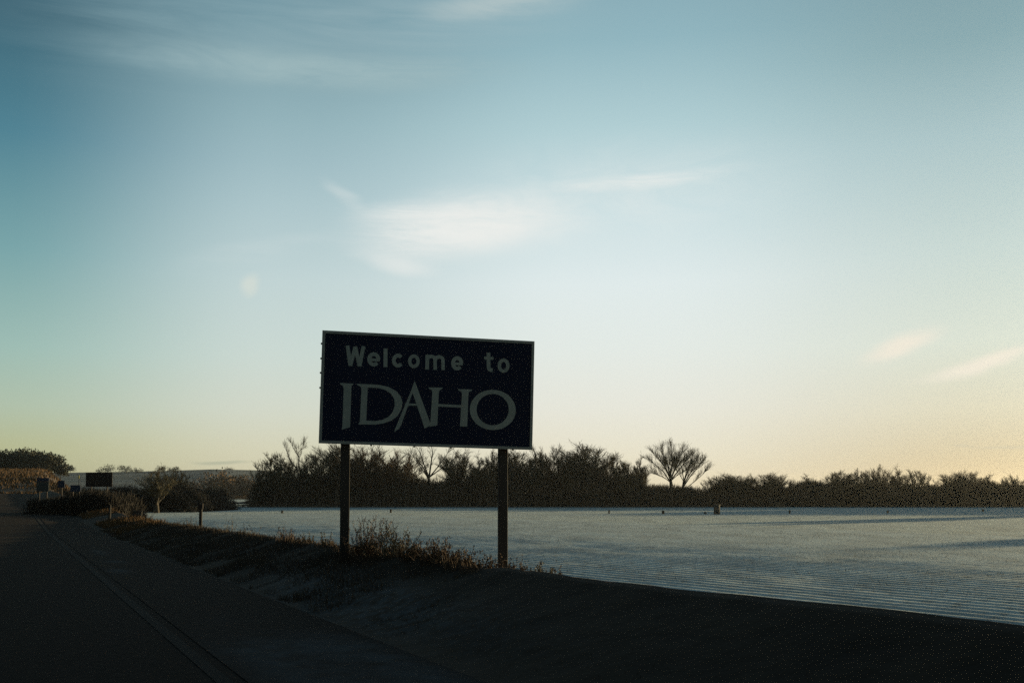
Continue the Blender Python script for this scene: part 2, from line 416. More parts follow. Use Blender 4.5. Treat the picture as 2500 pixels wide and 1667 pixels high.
# ditch bank across the far left field and the hills
def ridge(name, p0, p1, w, h, m, seed, n=60, lab=None):
    p0, p1 = np.array(p0, float), np.array(p1, float); L = np.linalg.norm(p1 - p0); u = (p1 - p0) / L; q = np.array([-u[1], u[0]])
    s = np.linspace(0, 1, n); k = np.linspace(-1, 1, 9); S, K = np.meshgrid(s, k, indexing='ij')
    pr = (1 - K * K) * h * (.6 + .8 * noise2(S * L, K, seed, 6)) * np.minimum(1, np.minimum(S, 1 - S) * 8)
    xy = p0 + S[..., None] * L * u + K[..., None] * w * q
    return struct(name, mesh(name, np.concatenate([xy, pr[..., None] - .05], -1).reshape(-1, 3), grid_faces(n, 9)[:, ::-1], m, True), lab)
pA, pB = at_z(535, 1229, 0), at_z(700, 1229, 0)
ridge("ditch_bank", pA.xy, pB.xy, 6, .9, M_VERGE, 4, lab="low dark ditch bank across the far snowy field")
ridge("ditch_bank", at_z(585, 1233, 0).xy, at_z(720, 1234, 0).xy, 4, .35, M_VERGE, 5, lab="lower grassy hump in front of the ditch bank")

def polar_hill(name, px0, px1, nx, Ys, fz, m, lab):
    px = np.linspace(px0, px1, nx); PX, YY = np.meshgrid(px, np.array(Ys, float), indexing='ij')
    X = (PX - 1250) / F * YY * 1.0
    Z = fz(PX, X, YY)
    return struct(name, mesh(name, np.stack([X, YY, Z], -1).reshape(-1, 3), grid_faces(nx, len(Ys)), m, True), lab)
def sstep(x, a, b):
    s = np.clip((x - a) / (b - a), 0, 1); return s * s * (3 - 2 * s)
def left_hill(PX, X, Y):
    prof = np.interp(Y, [95, 120, 150, 250, 340, 400, 450, 620], [-.3, 1.2, 3.0, 7.6, 11.2, 13.2, 13.4, 6.0])
    fall = 1 - sstep(PX, 95, 265 - .12 * (Y - 100))
    return prof * fall - .3 * (1 - fall) + 1.2 * (noise2(X, Y, 41, 30) - .5) * fall + .5 * (noise2(X, Y, 42, 9) - .5) * fall
polar_hill("hillside", -900, 330, 120, np.concatenate([np.arange(95, 460, 5.0), [480, 520, 620]]), left_hill, M_DRY, "sunlit orange grass hillside at the left edge")
def far_hill(PX, X, Y):
    crest = np.interp(PX, [-900, 0, 160, 330, 420, 520, 640, 800, 1000, 1200], [1150, 1150, 1152, 1149, 1147, 1144, 1147, 1160, 1185, 1209])
    top = EYE + (HORIZ - crest) / F * 1500
    return np.interp(Y, [820, 900, 1500, 1900], [-.05, .02, 1.0, .9]) * top * (1 if True else 0) + 2.0 * (noise2(X, Y, 51, 120) - .5) * sstep(Y, 850, 1100)
polar_hill("hill", -900, 1210, 120, np.concatenate([np.arange(820, 1520, 25.0), [1600, 1900]]), far_hill, M_FARHILL, "far low hill with patchy snow behind the trees")

# ------------------------------------------------------------------ vegetation builders
def thin_quads(P0, P1, w, rg, taper=.35):
    """thin tapered blades from P0 to P1, each turned a random way"""
    P0, P1 = np.asarray(P0, float), np.asarray(P1, float); n = len(P0)
    d = P1 - P0; q = rg.normal(size=(n, 3)); s = np.cross(d, q); s /= np.linalg.norm(s, axis=1)[:, None] + 1e-9
    w = np.broadcast_to(np.asarray(w, float), (n,))[:, None]
    V = np.stack([P0 - s * w / 2, P0 + s * w / 2, P1 + s * w * taper / 2, P1 - s * w * taper / 2], 1).reshape(-1, 3)
    return V, np.arange(4 * n).reshape(-1, 4)
def blades(P0, P1, w, rg):
    P0, P1 = np.asarray(P0, float), np.asarray(P1, float); n = len(P0)
    d = P1 - P0; q = rg.normal(size=(n, 3)); s = np.cross(d, q); s /= np.linalg.norm(s, axis=1)[:, None] + 1e-9
    w = np.broadcast_to(np.asarray(w, float), (n,))[:, None]
    V = np.stack([P0 - s * w / 2, P0 + s * w / 2, P1], 1).reshape(-1, 3)
    return V, np.arange(3 * n).reshape(-1, 3)
def tubes(segs, sides):
    """segs: list of (p0, p1, r0, r1)"""
    V, Fc = [], []
    for p0, p1, r0, r1 in segs:
        d = (p1 - p0).normalized(); u = d.orthogonal().normalized(); w = d.cross(u); b = len(V)
        for p, r in ((p0, r0), (p1, r1)):
            for i in range(sides):
                a_ = 2 * math.pi * i / sides; V.append(p + (u * math.cos(a_) + w * math.sin(a_)) * r)
        for i in range(sides):
            j = (i + 1) % sides; Fc.append([b + i, b + j, b + sides + j, b + sides + i])
    return V, Fc

def bare_tree(seed, h=16.0, w=9.0, n_main=10, fork=.2, limbs=None, n2=11, n3=8, shoot=.2, fan=.45, up=.35, twig_w=.044, crown=.45, lead=0.0):
    """leafless tree h metres tall, w wide: trunk, stems that fan upwards, long shoots and fine twigs; returns (trunk, crown) geometry"""
    rd = random.Random(seed); rg = np.random.default_rng(seed); tr = h * .018
    trunk, stems, paths, q0, q1, qw = [], [], [], [], [], []
    def rnd(): return Vector((rd.gauss(0, 1), rd.gauss(0, 1), rd.gauss(0, 1)))
    def add(a, b, wd): q0.append(tuple(a)); q1.append(tuple(b)); qw.append(wd)
    if limbs is None:
        top = Vector((rd.gauss(0, .015) * h, rd.gauss(0, .015) * h, h * fork))
        trunk += [(Vector((0, 0, -.4)), top * .55, tr * 1.2, tr), (top * .55, top, tr, tr * .85)]
        for i in range(n_main):
            a_ = 2.4 * i + rd.uniform(-.5, .5); q = (.08 if i == 0 else math.sqrt((i + .4) / n_main)) * rd.uniform(.75, 1.05); r = w / 2 * q * .86
            ze = h * (.86 - crown * .6 * q * q + lead * (i == 0)) * rd.uniform(.86, 1.0); st = top * rd.uniform(.6, 1.0)
            e = Vector((math.cos(a_) * r, math.sin(a_) * r, ze)); c = Vector((math.cos(a_) * r * fan, math.sin(a_) * r * fan, st.z + (ze - st.z) * .5))
            paths.append(([(st * (1 - u) ** 2 + c * 2 * u * (1 - u) + e * u * u) + rnd() * h * .008 * (0 < u < 1) for u in [k / 6 for k in range(7)]], tr * rd.uniform(.38, .6)))
    else:
        for pts, r, is_trunk in limbs:
            pts = [Vector(p) for p in pts]
            if is_trunk:
                n = len(pts) - 1; trunk += [(pts[k], pts[k + 1], r * (1 - .3 * k / n), r * (1 - .3 * (k + 1) / n)) for k in range(n)]
            else: paths.append((pts, r))
    for pts, r in paths:
        n = len(pts) - 1; L0 = sum((pts[k + 1] - pts[k]).length for k in range(n))
        for k in range(n): stems.append((pts[k], pts[k + 1], max(r * (1 - .85 * k / n), .02), max(r * (1 - .85 * (k + 1) / n), .018)))
        for c in range(n2):
            u = .18 + .82 * (c + rd.random()) / n2; k = min(int(u * n), n - 1); b = pts[k].lerp(pts[k + 1], u * n - k); t = (pts[k + 1] - pts[k]).normalized()
            d = (t + t.cross(rnd()).normalized() * rd.uniform(.3, .75) + Vector((0, 0, up))).normalized(); L = h * shoot * rd.uniform(.6, 1.15) * (1.15 - .55 * u); p = [b]
            for _ in range(3): d = (d + rnd() * .09 + Vector((0, 0, up * .22))).normalized(); p.append(p[-1] + d * L / 3)
            for m in range(3): add(p[m], p[m + 1], max(.105 - .022 * m, twig_w))
            for _ in range(int(n3 * 1.25)):
                v = rd.uniform(.12, 1.0) * 3; m = min(int(v), 2); b3 = p[m].lerp(p[m + 1], v - m); t3 = (p[m + 1] - p[m]).normalized()
                d3 = (t3 + t3.cross(rnd()).normalized() * rd.uniform(.25, .65) + Vector((0, 0, up * .6))).normalized(); L3 = h * rd.uniform(.045, .10); e3 = b3 + d3 * L3; add(b3, e3, twig_w)
                for _k in range(2):
                    b4 = b3.lerp(e3, rd.uniform(.25, .95)); add(b4, b4 + (d3 + rnd() * .3 + Vector((0, 0, .15))).normalized() * h * rd.uniform(.022, .05), twig_w * .8)
    V1, F1 = tubes(trunk + stems, 5)
    return (V1, F1), thin_quads(np.array(q0), np.array(q1), np.array(qw), rg, .55)

def tree_meshes(data, mb, mt):
    (V1, F1), (V2, F2) = data
    return mesh("trunk", V1, F1, mb), mesh("crown", V2, F2, mt)

def leafy_tree(seed, h, w, base=.12, n=2600, blob=9, leaf=.5):
    """dense rounded crown of leaf clumps over a short trunk"""
    rg = np.random.default_rng(seed)
    c = np.stack([rg.normal(0, .28, blob) * w, rg.normal(0, .28, blob) * w, h * (base + (1 - base) * rg.uniform(.3, .80, blob))], 1)
    rad = rg.uniform(.20, .34, blob) * w
    i = rg.integers(0, blob, n); d = rg.normal(size=(n, 3)); d /= np.linalg.norm(d, axis=1)[:, None]
    P = c[i] + d * (rad[i] * rg.uniform(.35, 1.08, n))[:, None]
    P[:, 2] = np.clip(P[:, 2], h * base * .6, None)
    dr = rg.normal(size=(n, 3)) + d * .6 + np.array([0, 0, .3]); dr /= np.linalg.norm(dr, axis=1)[:, None]
    V, Fc = thin_quads(P, P + dr * leaf * rg.uniform(.6, 1.4, n)[:, None], leaf * .55, rg, .5)
    t = [(Vector((0, 0, -.3)), Vector((0, 0, h * .5)), h * .03, h * .02)]
    for k in range(4):
        t.append((Vector((0, 0, h * .25)), Vector(c[k]), h * .015, h * .006))
    V1, F1 = tubes(t, 6)
    return (V1, F1), (V, Fc)

def thicket(name, prof, Yc, depth, n, m, seed, lab, kind='stuff', cat=None, lenf=(.5, 1.9), w=(.05, .12), zpow=.8, base_z=0.0, jag=.34):
    """a mass of brush: photo columns with the top of the mass there; built at distance Yc, depth metres deep"""
    rg = np.random.default_rng(seed); px = np.array([p[0] for p in prof], float); py = np.array([p[1] for p in prof], float)
    x = rg.uniform(px[0], px[-1], n); y = Yc + rg.uniform(0, depth, n)
    H = EYE + (HORIZ - np.interp(x, px, py)) / F * Yc - base_z
    X = (x - 1250) / F * Yc
    H = H * (1.02 - jag + 1.1 * jag * noise2(X, y * .5, seed, 4.5)) * (.90 + .14 * noise2(X, y, seed + 2, 1.3)) * (.84 + .18 * noise2(X, y, seed + 1, .7))
    z = H * rg.uniform(0, 1, n) ** zpow
    d = rg.normal(0, .5, (n, 3)); d[:, 2] = np.abs(d[:, 2]) + .7; d /= np.linalg.norm(d, axis=1)[:, None]
    L = rg.uniform(*lenf, n) * np.clip(H / 5, .25, 1)
    P0 = np.stack([X, y, base_z + np.clip(z - .5 * L, -.1, None)], 1)
    V, Fc = blades(P0, P0 + d * L[:, None], rg.uniform(*w, n), rg)
    # stout stems from the ground
    k = n // 14; j = rg.integers(0, n, k); b = np.stack([X[j], y[j], np.full(k, base_z - .2)], 1); tp = b + np.stack([rg.normal(0, .5, k), rg.normal(0, .5, k), H[j] * rg.uniform(.6, 1.05, k)], 1)
    V2, F2 = blades(b, tp, .14, rg)
    o = obj(name, mesh(name, np.concatenate([V, V2]), np.concatenate([Fc, F2 + len(V)]), m))
    return tag(o, lab, cat, None, kind)

# ------------------------------------------------------------------ tree line
YT = 250.0
def hpx(y, Y=YT): return EYE + (HORIZ - y) / F * Y
prof_mid = [(598, 1215), (612, 1180), (640, 1160), (665, 1150), (700, 1146), (760, 1150), (790, 1140), (830, 1120), (870, 1108), (940, 1108), (985, 1120), (1010, 1135), (1045, 1152), (1072, 1160),
            (1100, 1142), (1140, 1136), (1200, 1130), (1240, 1140), (1300, 1128), (1350, 1128), (1420, 1130), (1475, 1138), (1500, 1155), (1530, 1150), (1565, 1140), (1580, 1172), (1640, 1180), (1700, 1180), (1752, 1186)]
prof_right = [(1750, 1186), (1764, 1166), (1790, 1160), (1850, 1168), (1900, 1168), (1940, 1184), (1956, 1172), (2010, 1162), (2040, 1174), (2080, 1166), (2150, 1168), (2178, 1172), (2188, 1186), (2200, 1180), (2232, 1168), (2258, 1188),
              (2266, 1222), (2284, 1222), (2292, 1176), (2310, 1168), (2350, 1164), (2400, 1166), (2440, 1168), (2560, 1172)]
thicket("thicket", prof_mid, YT + 2, 14, 150000, M_BRUSH, 101, "dark tangled thicket under the tall bare trees behind the sign")
thicket("thicket", prof_right, YT + 2, 12, 110000, M_BRUSH, 102, "lower brown thicket along the field edge at the right")
thicket("thicket", [(2562, 1172), (2640, 1112), (2800, 1088), (3300, 1084), (3900, 1084)], YT, 10, 60000, M_BRUSH, 104, "unseen thicket carrying on the field edge at the right, made taller and denser to shade the field", lenf=(1, 3), w=(.12, .3), jag=.08)  # out of view; height and density set to deepen the far shade band
thicket("thicket", [(2256, 1190), (2300, 1190)], YT + 260, 10, 3000, M_BRUSH, 103, "distant trees seen through the gap in the right thicket")

def limb(pts, r, tr=0, sc_=YT / F, seed=1):      # tr = 1: the trunk
    rd = random.Random(seed * 77 + int(pts[0][0] * 13 + pts[-1][0] * 7)); z = 0; out = []
    for i, (x, y) in enumerate(pts):
        if i: z += rd.gauss(0, 6)
        out.append((x * sc_, z * sc_, y * sc_))
    return (out, r, tr)
# trees whose forks can be read in the photo: limbs in photo pixels right / up of the foot
t_fork = bare_tree(11, 18, limbs=[limb([(0, -4), (2, 40), (-1, 85)], .36, 1), limb([(-1, 70), (-14, 105), (-28, 122), (-40, 148), (-46, 162)], .24), limb([(-1, 85), (-8, 110), (-10, 135), (-26, 160), (-30, 172)], .24), limb([(-10, 135), (-8, 145), (2, 158), (4, 170)], .12),
        limb([(-1, 60), (-30, 95), (-50, 118), (-60, 132)], .15), limb([(0, 75), (20, 100), (32, 116), (40, 128)], .18), limb([(0, 50), (-20, 78), (-52, 98), (-66, 106)], .12), limb([(0, 66), (8, 96), (16, 120)], .12)], n2=11, n3=9, shoot=.14, up=.4)
t_round = bare_tree(12, 13, 9, 13, fork=.26, n2=13, n3=11, shoot=.17, fan=.6, crown=.6, up=.3)
t_fan = bare_tree(13, 17, limbs=[limb([(0, -4), (0, 40), (0, 78)], .34, 1), limb([(0, 70), (-10, 105), (-24, 132), (-42, 142)], .16), limb([(0, 78), (-8, 110), (-16, 146), (-22, 160)], .17), limb([(0, 78), (3, 115), (6, 148), (4, 164)], .19),
        limb([(0, 78), (14, 105), (30, 138), (36, 154)], .16), limb([(1, 80), (22, 104), (48, 134), (62, 144)], .15), limb([(0, 74), (-20, 118), (-32, 146)], .12)], n2=9, n3=7, shoot=.13, up=.3, twig_w=.038)
t_bigA = bare_tree(14, 18, limbs=[limb([(0, -4), (0, 40), (-2, 72)], .46, 1), limb([(-2, 64), (-16, 90), (-32, 108), (-44, 116)], .18), limb([(-2, 72), (-12, 102), (-26, 126), (-36, 138)], .2), limb([(-2, 76), (-6, 108), (-14, 132), (-20, 148)], .22),
        limb([(-2, 80), (3, 112), (3, 138), (4, 154)], .23), limb([(0, 75), (12, 104), (20, 130), (26, 146)], .2), limb([(0, 70), (18, 98), (32, 118), (42, 130)], .18), limb([(0, 62), (-18, 78), (-36, 86)], .11), limb([(-2, 74), (8, 96), (14, 124)], .12), limb([(-2, 76), (-8, 96), (-22, 118)], .12),
        limb([(0, 68), (16, 84), (34, 96), (46, 106)], .13), limb([(-2, 78), (-3, 100), (-6, 128)], .12), limb([(0, 72), (10, 100), (28, 124)], .11)], n2=13, n3=11, shoot=.19, up=.34, twig_w=.04)
t_bigB = bare_tree(15, 14, limbs=[limb([(0, -4), (2, 30), (6, 60)], .32, 1), limb([(6, 56), (16, 84), (24, 106), (27, 118)], .17), limb([(6, 58), (0, 88), (-8, 106)], .14), limb([(4, 44), (26, 74), (42, 92), (50, 102)], .16), limb([(5, 50), (28, 86), (36, 108)], .16), limb([(3, 36), (30, 58), (48, 74), (56, 84)], .11), limb([(4, 50), (12, 80), (12, 100)], .11),
        limb([(4, 48), (18, 72), (34, 90), (40, 100)], .11), limb([(6, 56), (-6, 76), (-20, 92)], .11)], n2=13, n3=11, shoot=.20, up=.32, twig_w=.04)
t_vase = bare_tree(16, 17, 7.5, 12, fork=.30, n2=13, n3=11, shoot=.17, fan=.35, crown=.30, up=.4)
t_broad = bare_tree(17, 15, 11, 14, fork=.22, n2=13, n3=11, shoot=.17, fan=.5, crown=.50, up=.3)
t_narrow = bare_tree(18, 15, 4.5, 9, fork=.22, n2=14, n3=10, shoot=.16, fan=.4, crown=.55, up=.6, lead=.12)
t_willow = bare_tree(19, 14, 11, 16, fork=.16, n2=13, n3=12, shoot=.20, fan=.5, crown=.45, up=.3)
t_small = bare_tree(20, 10, 7, 11, fork=.12, n2=11, n3=10, shoot=.22, fan=.45, crown=.45, up=.35, twig_w=.05)
t_oval = bare_tree(21, 12, 7, 14, fork=.12, n2=13, n3=11, shoot=.18, fan=.5, crown=.55, up=.35)
KINDS = {}
for nm, dt, hh, mt in (("fork", t_fork, 18, M_TWIG), ("round", t_round, 15, M_TWIG), ("fan", t_fan, 17, M_TWIG), ("biga", t_bigA, 18, M_TWIG), ("bigb", t_bigB, 15, M_TWIG), ("vase", t_vase, 17, M_TWIG), ("broad", t_broad, 15, M_TWIG2),
                       ("narrow", t_narrow, 15, M_TWIG), ("willow", t_willow, 14, M_TWIG2), ("small", t_small, 10, M_TWIG), ("oval", t_oval, 12, M_TWIG)):
    a_, b_ = tree_meshes(dt, M_BARK, mt)
    zt = max(v.co.z for v in b_.vertices); xs = sorted(v.co.x for v in b_.vertices); wd = xs[int(len(xs) * .985)] - xs[int(len(xs) * .015)]
    KINDS[nm] = (a_, b_, zt, wd)
def plant(kind, px, ytop, wpx, label, Y=YT, dy=0.0, rz=None, name="bare_tree", group="bare trees along the far edge of the field", base=0.0, cat="tree"):
    a_, b_, zt, wd = KINDS[kind]
    X = (px - 1250) / F * Y; top = EYE + (HORIZ - ytop) / F * Y - base
    t = thing(name, (X, Y + dy, base), label, cat, group)
    s = top / zt; sx = (wpx / F * Y / wd) if wpx else s
    t.scale = (sx, sx if rz is None else sx, s)
    if rz is not None: t.rotation_euler = (0, 0, rz)
    obj("trunk", a_, t); obj("crown", b_, t)
    return t
G1 = "bare trees along the far edge of the field"
TREES = [
 ("small", 668, 1100, 80, "low bushy bare tree at the left end of the tree line"), ("small", 634, 1140, 60, "lowest bushy tree sloping down to the far field at the left"), ("oval", 694, 1112, 70, "dense low tree just left of the forked tall one"), ("fork", 732, 1056, None, "tall bare tree with a wide open fork left of the sign"), ("round", 772, 1098, 96, "round crowned bare tree between the forked tree and the left sign post"),
 ("vase", 822, 1068, 88, "bare tree partly hidden by the lower left corner of the sign"), ("willow", 884, 1072, 150, "broad russet tree under the sign just right of its left post"), ("willow", 960, 1086, 130, "russet tree under the sign left of the fan shaped one"),
 ("fan", 1046, 1062, 165, "thin bare tree fanning out beneath the middle of the sign"), ("vase", 1112, 1090, 80, "slender bare tree right of the fan shaped tree under the sign"), ("narrow", 1168, 1096, 60, "narrow bare tree with upright twigs just left of the right sign post"),
 ("oval", 1206, 1088, 60, "dense bare tree touching the right sign post on its left"), ("vase", 1256, 1080, 80, "twiggy tree behind the lower right corner of the sign"), ("narrow", 1308, 1070, 64, "spiky topped bare tree just right of the sign corner"),
 ("broad", 1352, 1076, 96, "leaning branched bare tree second to the right of the sign"), ("oval", 1392, 1100, 60, "short bare tree left of the flat topped tall one"), ("vase", 1432, 1070, 120, "tall flat topped bare tree midway between sign and big lone crown"),
 ("broad", 1488, 1096, 100, "spreading bare tree right of the flat topped tall one"), ("small", 1528, 1118, 70, "small wispy tree left of the pointed one"), ("narrow", 1568, 1096, 46, "narrow pointed bare tree left of the big lone crown"),
 ("biga", 1640, 1062, 116, "largest bare tree with a full round crown standing clear of the thicket"), ("bigb", 1668, 1086, 92, "many stemmed bare tree leaning right beside the largest one"), ("small", 1752, 1160, 50, "tiny bare tree above the concrete standpipe"),
 ("vase", 1788, 1148, 66, "dark dense tree first right of the concrete standpipe"), ("oval", 1836, 1152, 60, "rounded tree in the group right of the standpipe"), ("vase", 1878, 1146, 64, "egg shaped tree in the group right of the standpipe"), ("broad", 1914, 1156, 66, "sloping tree at the right end of the group by the standpipe"),
 ("narrow", 1986, 1148, 56, "dark knobbly tree in the low stretch before the slim tall ones"), ("small", 2026, 1166, 60, "smallest tree beside the dark knobbly one"), ("vase", 2064, 1140, 64, "pale topped bare tree left of the loose fork"), ("oval", 2106, 1140, 76, "thick twiggy bare tree left of the loose fork"),
 ("broad", 2156, 1128, 70, "loosely forked bare tree left of the slim dark trunk"), ("narrow", 2208, 1128, 50, "slim tall tree with a dark trunk standing alone at the right"), ("small", 2244, 1142, 64, "bushy tree left of the gap in the right thicket"),
 ("broad", 2306, 1166, 54, "low tree right of the gap in the thicket"), ("vase", 2340, 1143, 70, "twin topped bare tree in the hazy right part"), ("broad", 2384, 1146, 80, "spreading tree fading into the haze at the right"), ("narrow", 2434, 1148, 50, "upright hazy tree near the right edge"),
 ("oval", 2478, 1154, 60, "hazy tree beside the right edge of the photo"),
]
for i, (k, x, yt, w, lab) in enumerate(TREES):
    plant(k, x, yt, w, lab, dy=1 + (i * 37 % 5), rz=None if k in ("fork", "fan", "biga", "bigb", "round") else (i * 1.7) % 6.28)
# the same line goes on to the right of the picture and throws the long shade over the far field
ORD = ['first', 'second', 'third', 'fourth', 'fifth', 'sixth', 'seventh', 'eighth', 'last']
for i in range(9):
    plant(("oval", "vase", "broad")[i % 3], 2690 + i * 128, 1098 + (i * 29 % 16), 118, ORD[i] + " bare tree of the line past the right edge of the photo", dy=3, rz=i, group="bare trees beyond the right edge")
# two tall dense trees at the right, out of the picture, whose shadows stripe the snow
def shade_tree(tip_px, h, w, label):
    tip = at_z(*tip_px, 0); L = h / math.tan(SUN_EL); x, y = tip.x + L * math.sin(SUN_AZ), tip.y + L * math.cos(SUN_AZ)
    a_, b_ = tree_meshes(leafy_tree(int(h * 10), h, w, .1, 2600, 14, .7), M_BARK, M_EVER)
    t = thing("poplar_tree", (x, y, 0), label, "tree", "tall trees to the right of the field"); obj("trunk", a_, t); obj("crown", b_, t)
shade_tree((1800, 1366), 13, 5.0, "tall dense tree casting the nearer long shadow on the snow")
shade_tree((1500, 1286), 14, 5.5, "tall dense tree casting the farther long shadow on the snow")

# left part: hilltop trees, skyline scrub, bare trees and brush by the road
for i, (x, yt, w) in enumerate([(-40, 1108, 60), (8, 1110, 52), (40, 1107, 52), (72, 1105, 50), (98, 1109, 46), (116, 1113, 40)]):
    Y = 405.0; X = (x - 1250) / F * Y; zb = float(left_hill(np.array([float(x)]), np.array([X]), np.array([Y]))[0]) - .2
    h = EYE + (HORIZ - yt) / F * Y - zb; a_, b_ = tree_meshes(leafy_tree(300 + i, h, w / F * Y * 1.3, .0, 4200, 18, .8), M_BARK, M_EVER)
    t = thing("hilltop_tree", (X, Y, zb), ["dark tree past the left edge on the orange hilltop", "leftmost dark tree on the orange hilltop", "second dark tree from the left on the orange hilltop", "middle dark tree of the hilltop grove",
              "dark tree next to the last on the orange hilltop", "rounded dark tree at the right end of the hilltop grove"][i], "tree", "dense trees on the left hilltop"); obj("trunk", a_, t); obj("crown", b_, t)
for i, (x, yt, w, Y, lab) in enumerate([(148, 1128, 26, 380, "small round tree right of the hilltop grove"), (172, 1135, 18, 900, "bush beginning the row on the far ridge"), (262, 1137, 34, 1450, "left one of the tree clumps on the far ridge"), (296, 1138, 30, 1450, "right one of the tree clumps on the far ridge"),
        (330, 1142, 16, 1450, "small tree alone on the far ridge"), (400, 1138, 22, 1450, "tree on the far ridge above the bare roadside tree"), (425, 1140, 24, 1450, "last dark tree before the smooth ridge"), (560, 1141, 24, 1500, "faint trees on the smooth part of the ridge")]):
    X = (x - 1250) / F * Y; zb = EYE + (HORIZ - 1156) / F * Y
    if Y == 380: zb = 9.0
    h = EYE + (HORIZ - yt) / F * Y - zb; a_, b_ = tree_meshes(leafy_tree(320 + i, h, max(w / F * Y, h * .5), .02, 900, 9, h * .10), M_BARK, M_EVER)
    t = thing("ridge_tree", (X, Y, zb), lab, "tree", "trees on the far ridge"); obj("trunk", a_, t); obj("crown", b_, t)
plant("narrow", 385, 1126, 74, "bare roadside tree against the far hill at the left", Y=170, rz=1.0, group="bare trees by the road")
plant("small", 428, 1142, 60, "smaller bare tree beside the roadside brush at the left", Y=190, rz=2.0, group="bare trees by the road")
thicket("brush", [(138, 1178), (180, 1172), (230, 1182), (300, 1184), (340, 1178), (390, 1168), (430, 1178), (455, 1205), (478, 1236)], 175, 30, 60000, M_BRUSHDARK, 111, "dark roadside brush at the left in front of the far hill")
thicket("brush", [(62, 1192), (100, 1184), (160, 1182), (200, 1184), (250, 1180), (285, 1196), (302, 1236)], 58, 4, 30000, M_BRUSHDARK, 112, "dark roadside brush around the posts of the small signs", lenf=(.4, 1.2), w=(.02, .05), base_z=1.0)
def roadside_brush(t0, t1, d0, d1, h, n, seed, lab):
    rg = np.random.default_rng(seed); t = rg.uniform(t0, t1, n); d = rg.uniform(d0, d1, n); H = h * (.45 + .8 * noise2(t, d, seed, 6.0)) * np.clip((t - t0) / 8, .2, 1)
    x, y = road_xy(t, d); zb = np.maximum(verge_z(t, d), 0.2) - .1; z = H * rg.uniform(0, 1, n) ** .8
    dr = rg.normal(0, .45, (n, 3)); dr[:, 2] = np.abs(dr[:, 2]) + .8; dr /= np.linalg.norm(dr, axis=1)[:, None]; L = rg.uniform(.3, 1.0, n)
    P0 = np.stack([x, y, zb + z * .9], 1); V, Fc = blades(P0, P0 + dr * L[:, None], rg.uniform(.03, .07, n), rg)
    tag(obj("brush", mesh("brush", V, Fc, M_BRUSHDARK)), lab, None, None, "stuff")
roadside_brush(94, 140, 7.6, 10.5, 2.2, 30000, 131, "dark brush added along the far stretch of the highway to shade it")  # added so that the far asphalt lies in shade
def tussocks():
    rg = np.random.default_rng(71); n = 15000; px = rg.uniform(-120, 215, n); Y = rg.uniform(135, 405, n); X = (px - 1250) / F * Y
    k = noise2(X, Y, 72, 9) > .42; px, Y, X = px[k], Y[k], X[k]; n = len(X); z = left_hill(px, X, Y) - .05; h = rg.uniform(.3, 1.0, n) * (.4 + 1.2 * noise2(X, Y, 73, 12))
    P0 = np.stack([X, Y, z], 1); V, Fc = blades(P0, P0 + np.stack([rg.normal(0, .4, n) * h, rg.normal(0, .4, n) * h, h], 1), rg.uniform(.15, .4, n), rg)
    tag(obj("hill_grass", mesh("hill_grass", V, Fc, M_GOLD)), "tussocky golden grass on the sunlit hillside at the left", None, None, "stuff")
tussocks()
for i, (x, yt, w, lab) in enumerate([(452, 1176, 50, "rust coloured tree at the left of the far orange grove"), (520, 1166, 90, "widest rust coloured tree of the far orange grove"), (575, 1168, 70, "rust coloured tree next to the dark thicket"), (610, 1176, 60, "rust coloured tree half hidden by the dark thicket")]):
    Y = 720.0; h = hpx(yt, Y); a_, b_ = tree_meshes(leafy_tree(340 + i, h, w / F * Y * 1.1, .0, 2200, 14, 1.6), M_BARK, M_ORANGE)
    t = thing("rust_tree", ((x - 1250) / F * Y, Y, 0), lab, "tree", "rust coloured trees past the far field"); obj("trunk", a_, t); obj("crown", b_, t)
thicket("golden_strip", [(440, 1206), (520, 1206), (650, 1210)], 700, 8, 5000, M_GOLD, 113, "strip of golden grass below the rust coloured trees", lenf=(.6, 1.6), w=(.2, .4))

# ------------------------------------------------------------------ verge grass and weeds
def ground_at(t, d): return verge_z(np.asarray(t, float), np.asarray(d, float))
def grass(name, n, tr, dr, hr, m, seed, lab, w=(.008, .02), clump=1.0, thr=.0):
    rg = np.random.default_rng(seed); t = rg.uniform(*tr, n); d = rg.uniform(*dr, n)
    k = noise2(t, d, seed, clump) > thr; t, d = t[k], d[k]; n = len(t)
    x, y = road_xy(t, d); z = ground_at(t, d) - .03
    h = rg.uniform(*hr, n) * (.4 + 1.1 * noise2(t, d, seed + 1, clump))
    P0 = np.stack([x, y, z], 1); P1 = P0 + np.stack([rg.normal(0, .35, n) * h, rg.normal(0, .35, n) * h, h], 1)
    V, Fc = blades(P0, P1, rg.uniform(*w, n), rg)
    return tag(obj(name, mesh(name, V, Fc, m)), lab, None, None, 'stuff')
grass("verge_grass", 60000, (12.5, 46), (3.6, 6.4), (.04, .15), M_GRASS, 201, "short dead grass on the dark roadside bank", thr=.25)
grass("verge_grass", 20000, (0, 14), (3.6, 5.6), (.015, .045), M_GRASS, 202, "mown stubble on the near bank at the right", thr=.3)
grass("crest_grass", 9000, (11.5, 26), (5.3, 6.6), (.05, .20), M_WEED, 203, "rusty dry grass along the crest of the bank", clump=1.4, thr=.45)
grass("golden_grass", 12000, (40, 90), (3.8, 5.6), (.08, .22), M_GOLD, 204, "sunlit golden grass along the road at the left", w=(.03, .06), clump=4, thr=.3)
grass("golden_grass", 7000, (48, 95), (6, 9), (.10, .35), M_WEED, 205, "rusty brush below the small road signs", w=(.03, .07), clump=4, thr=.3)

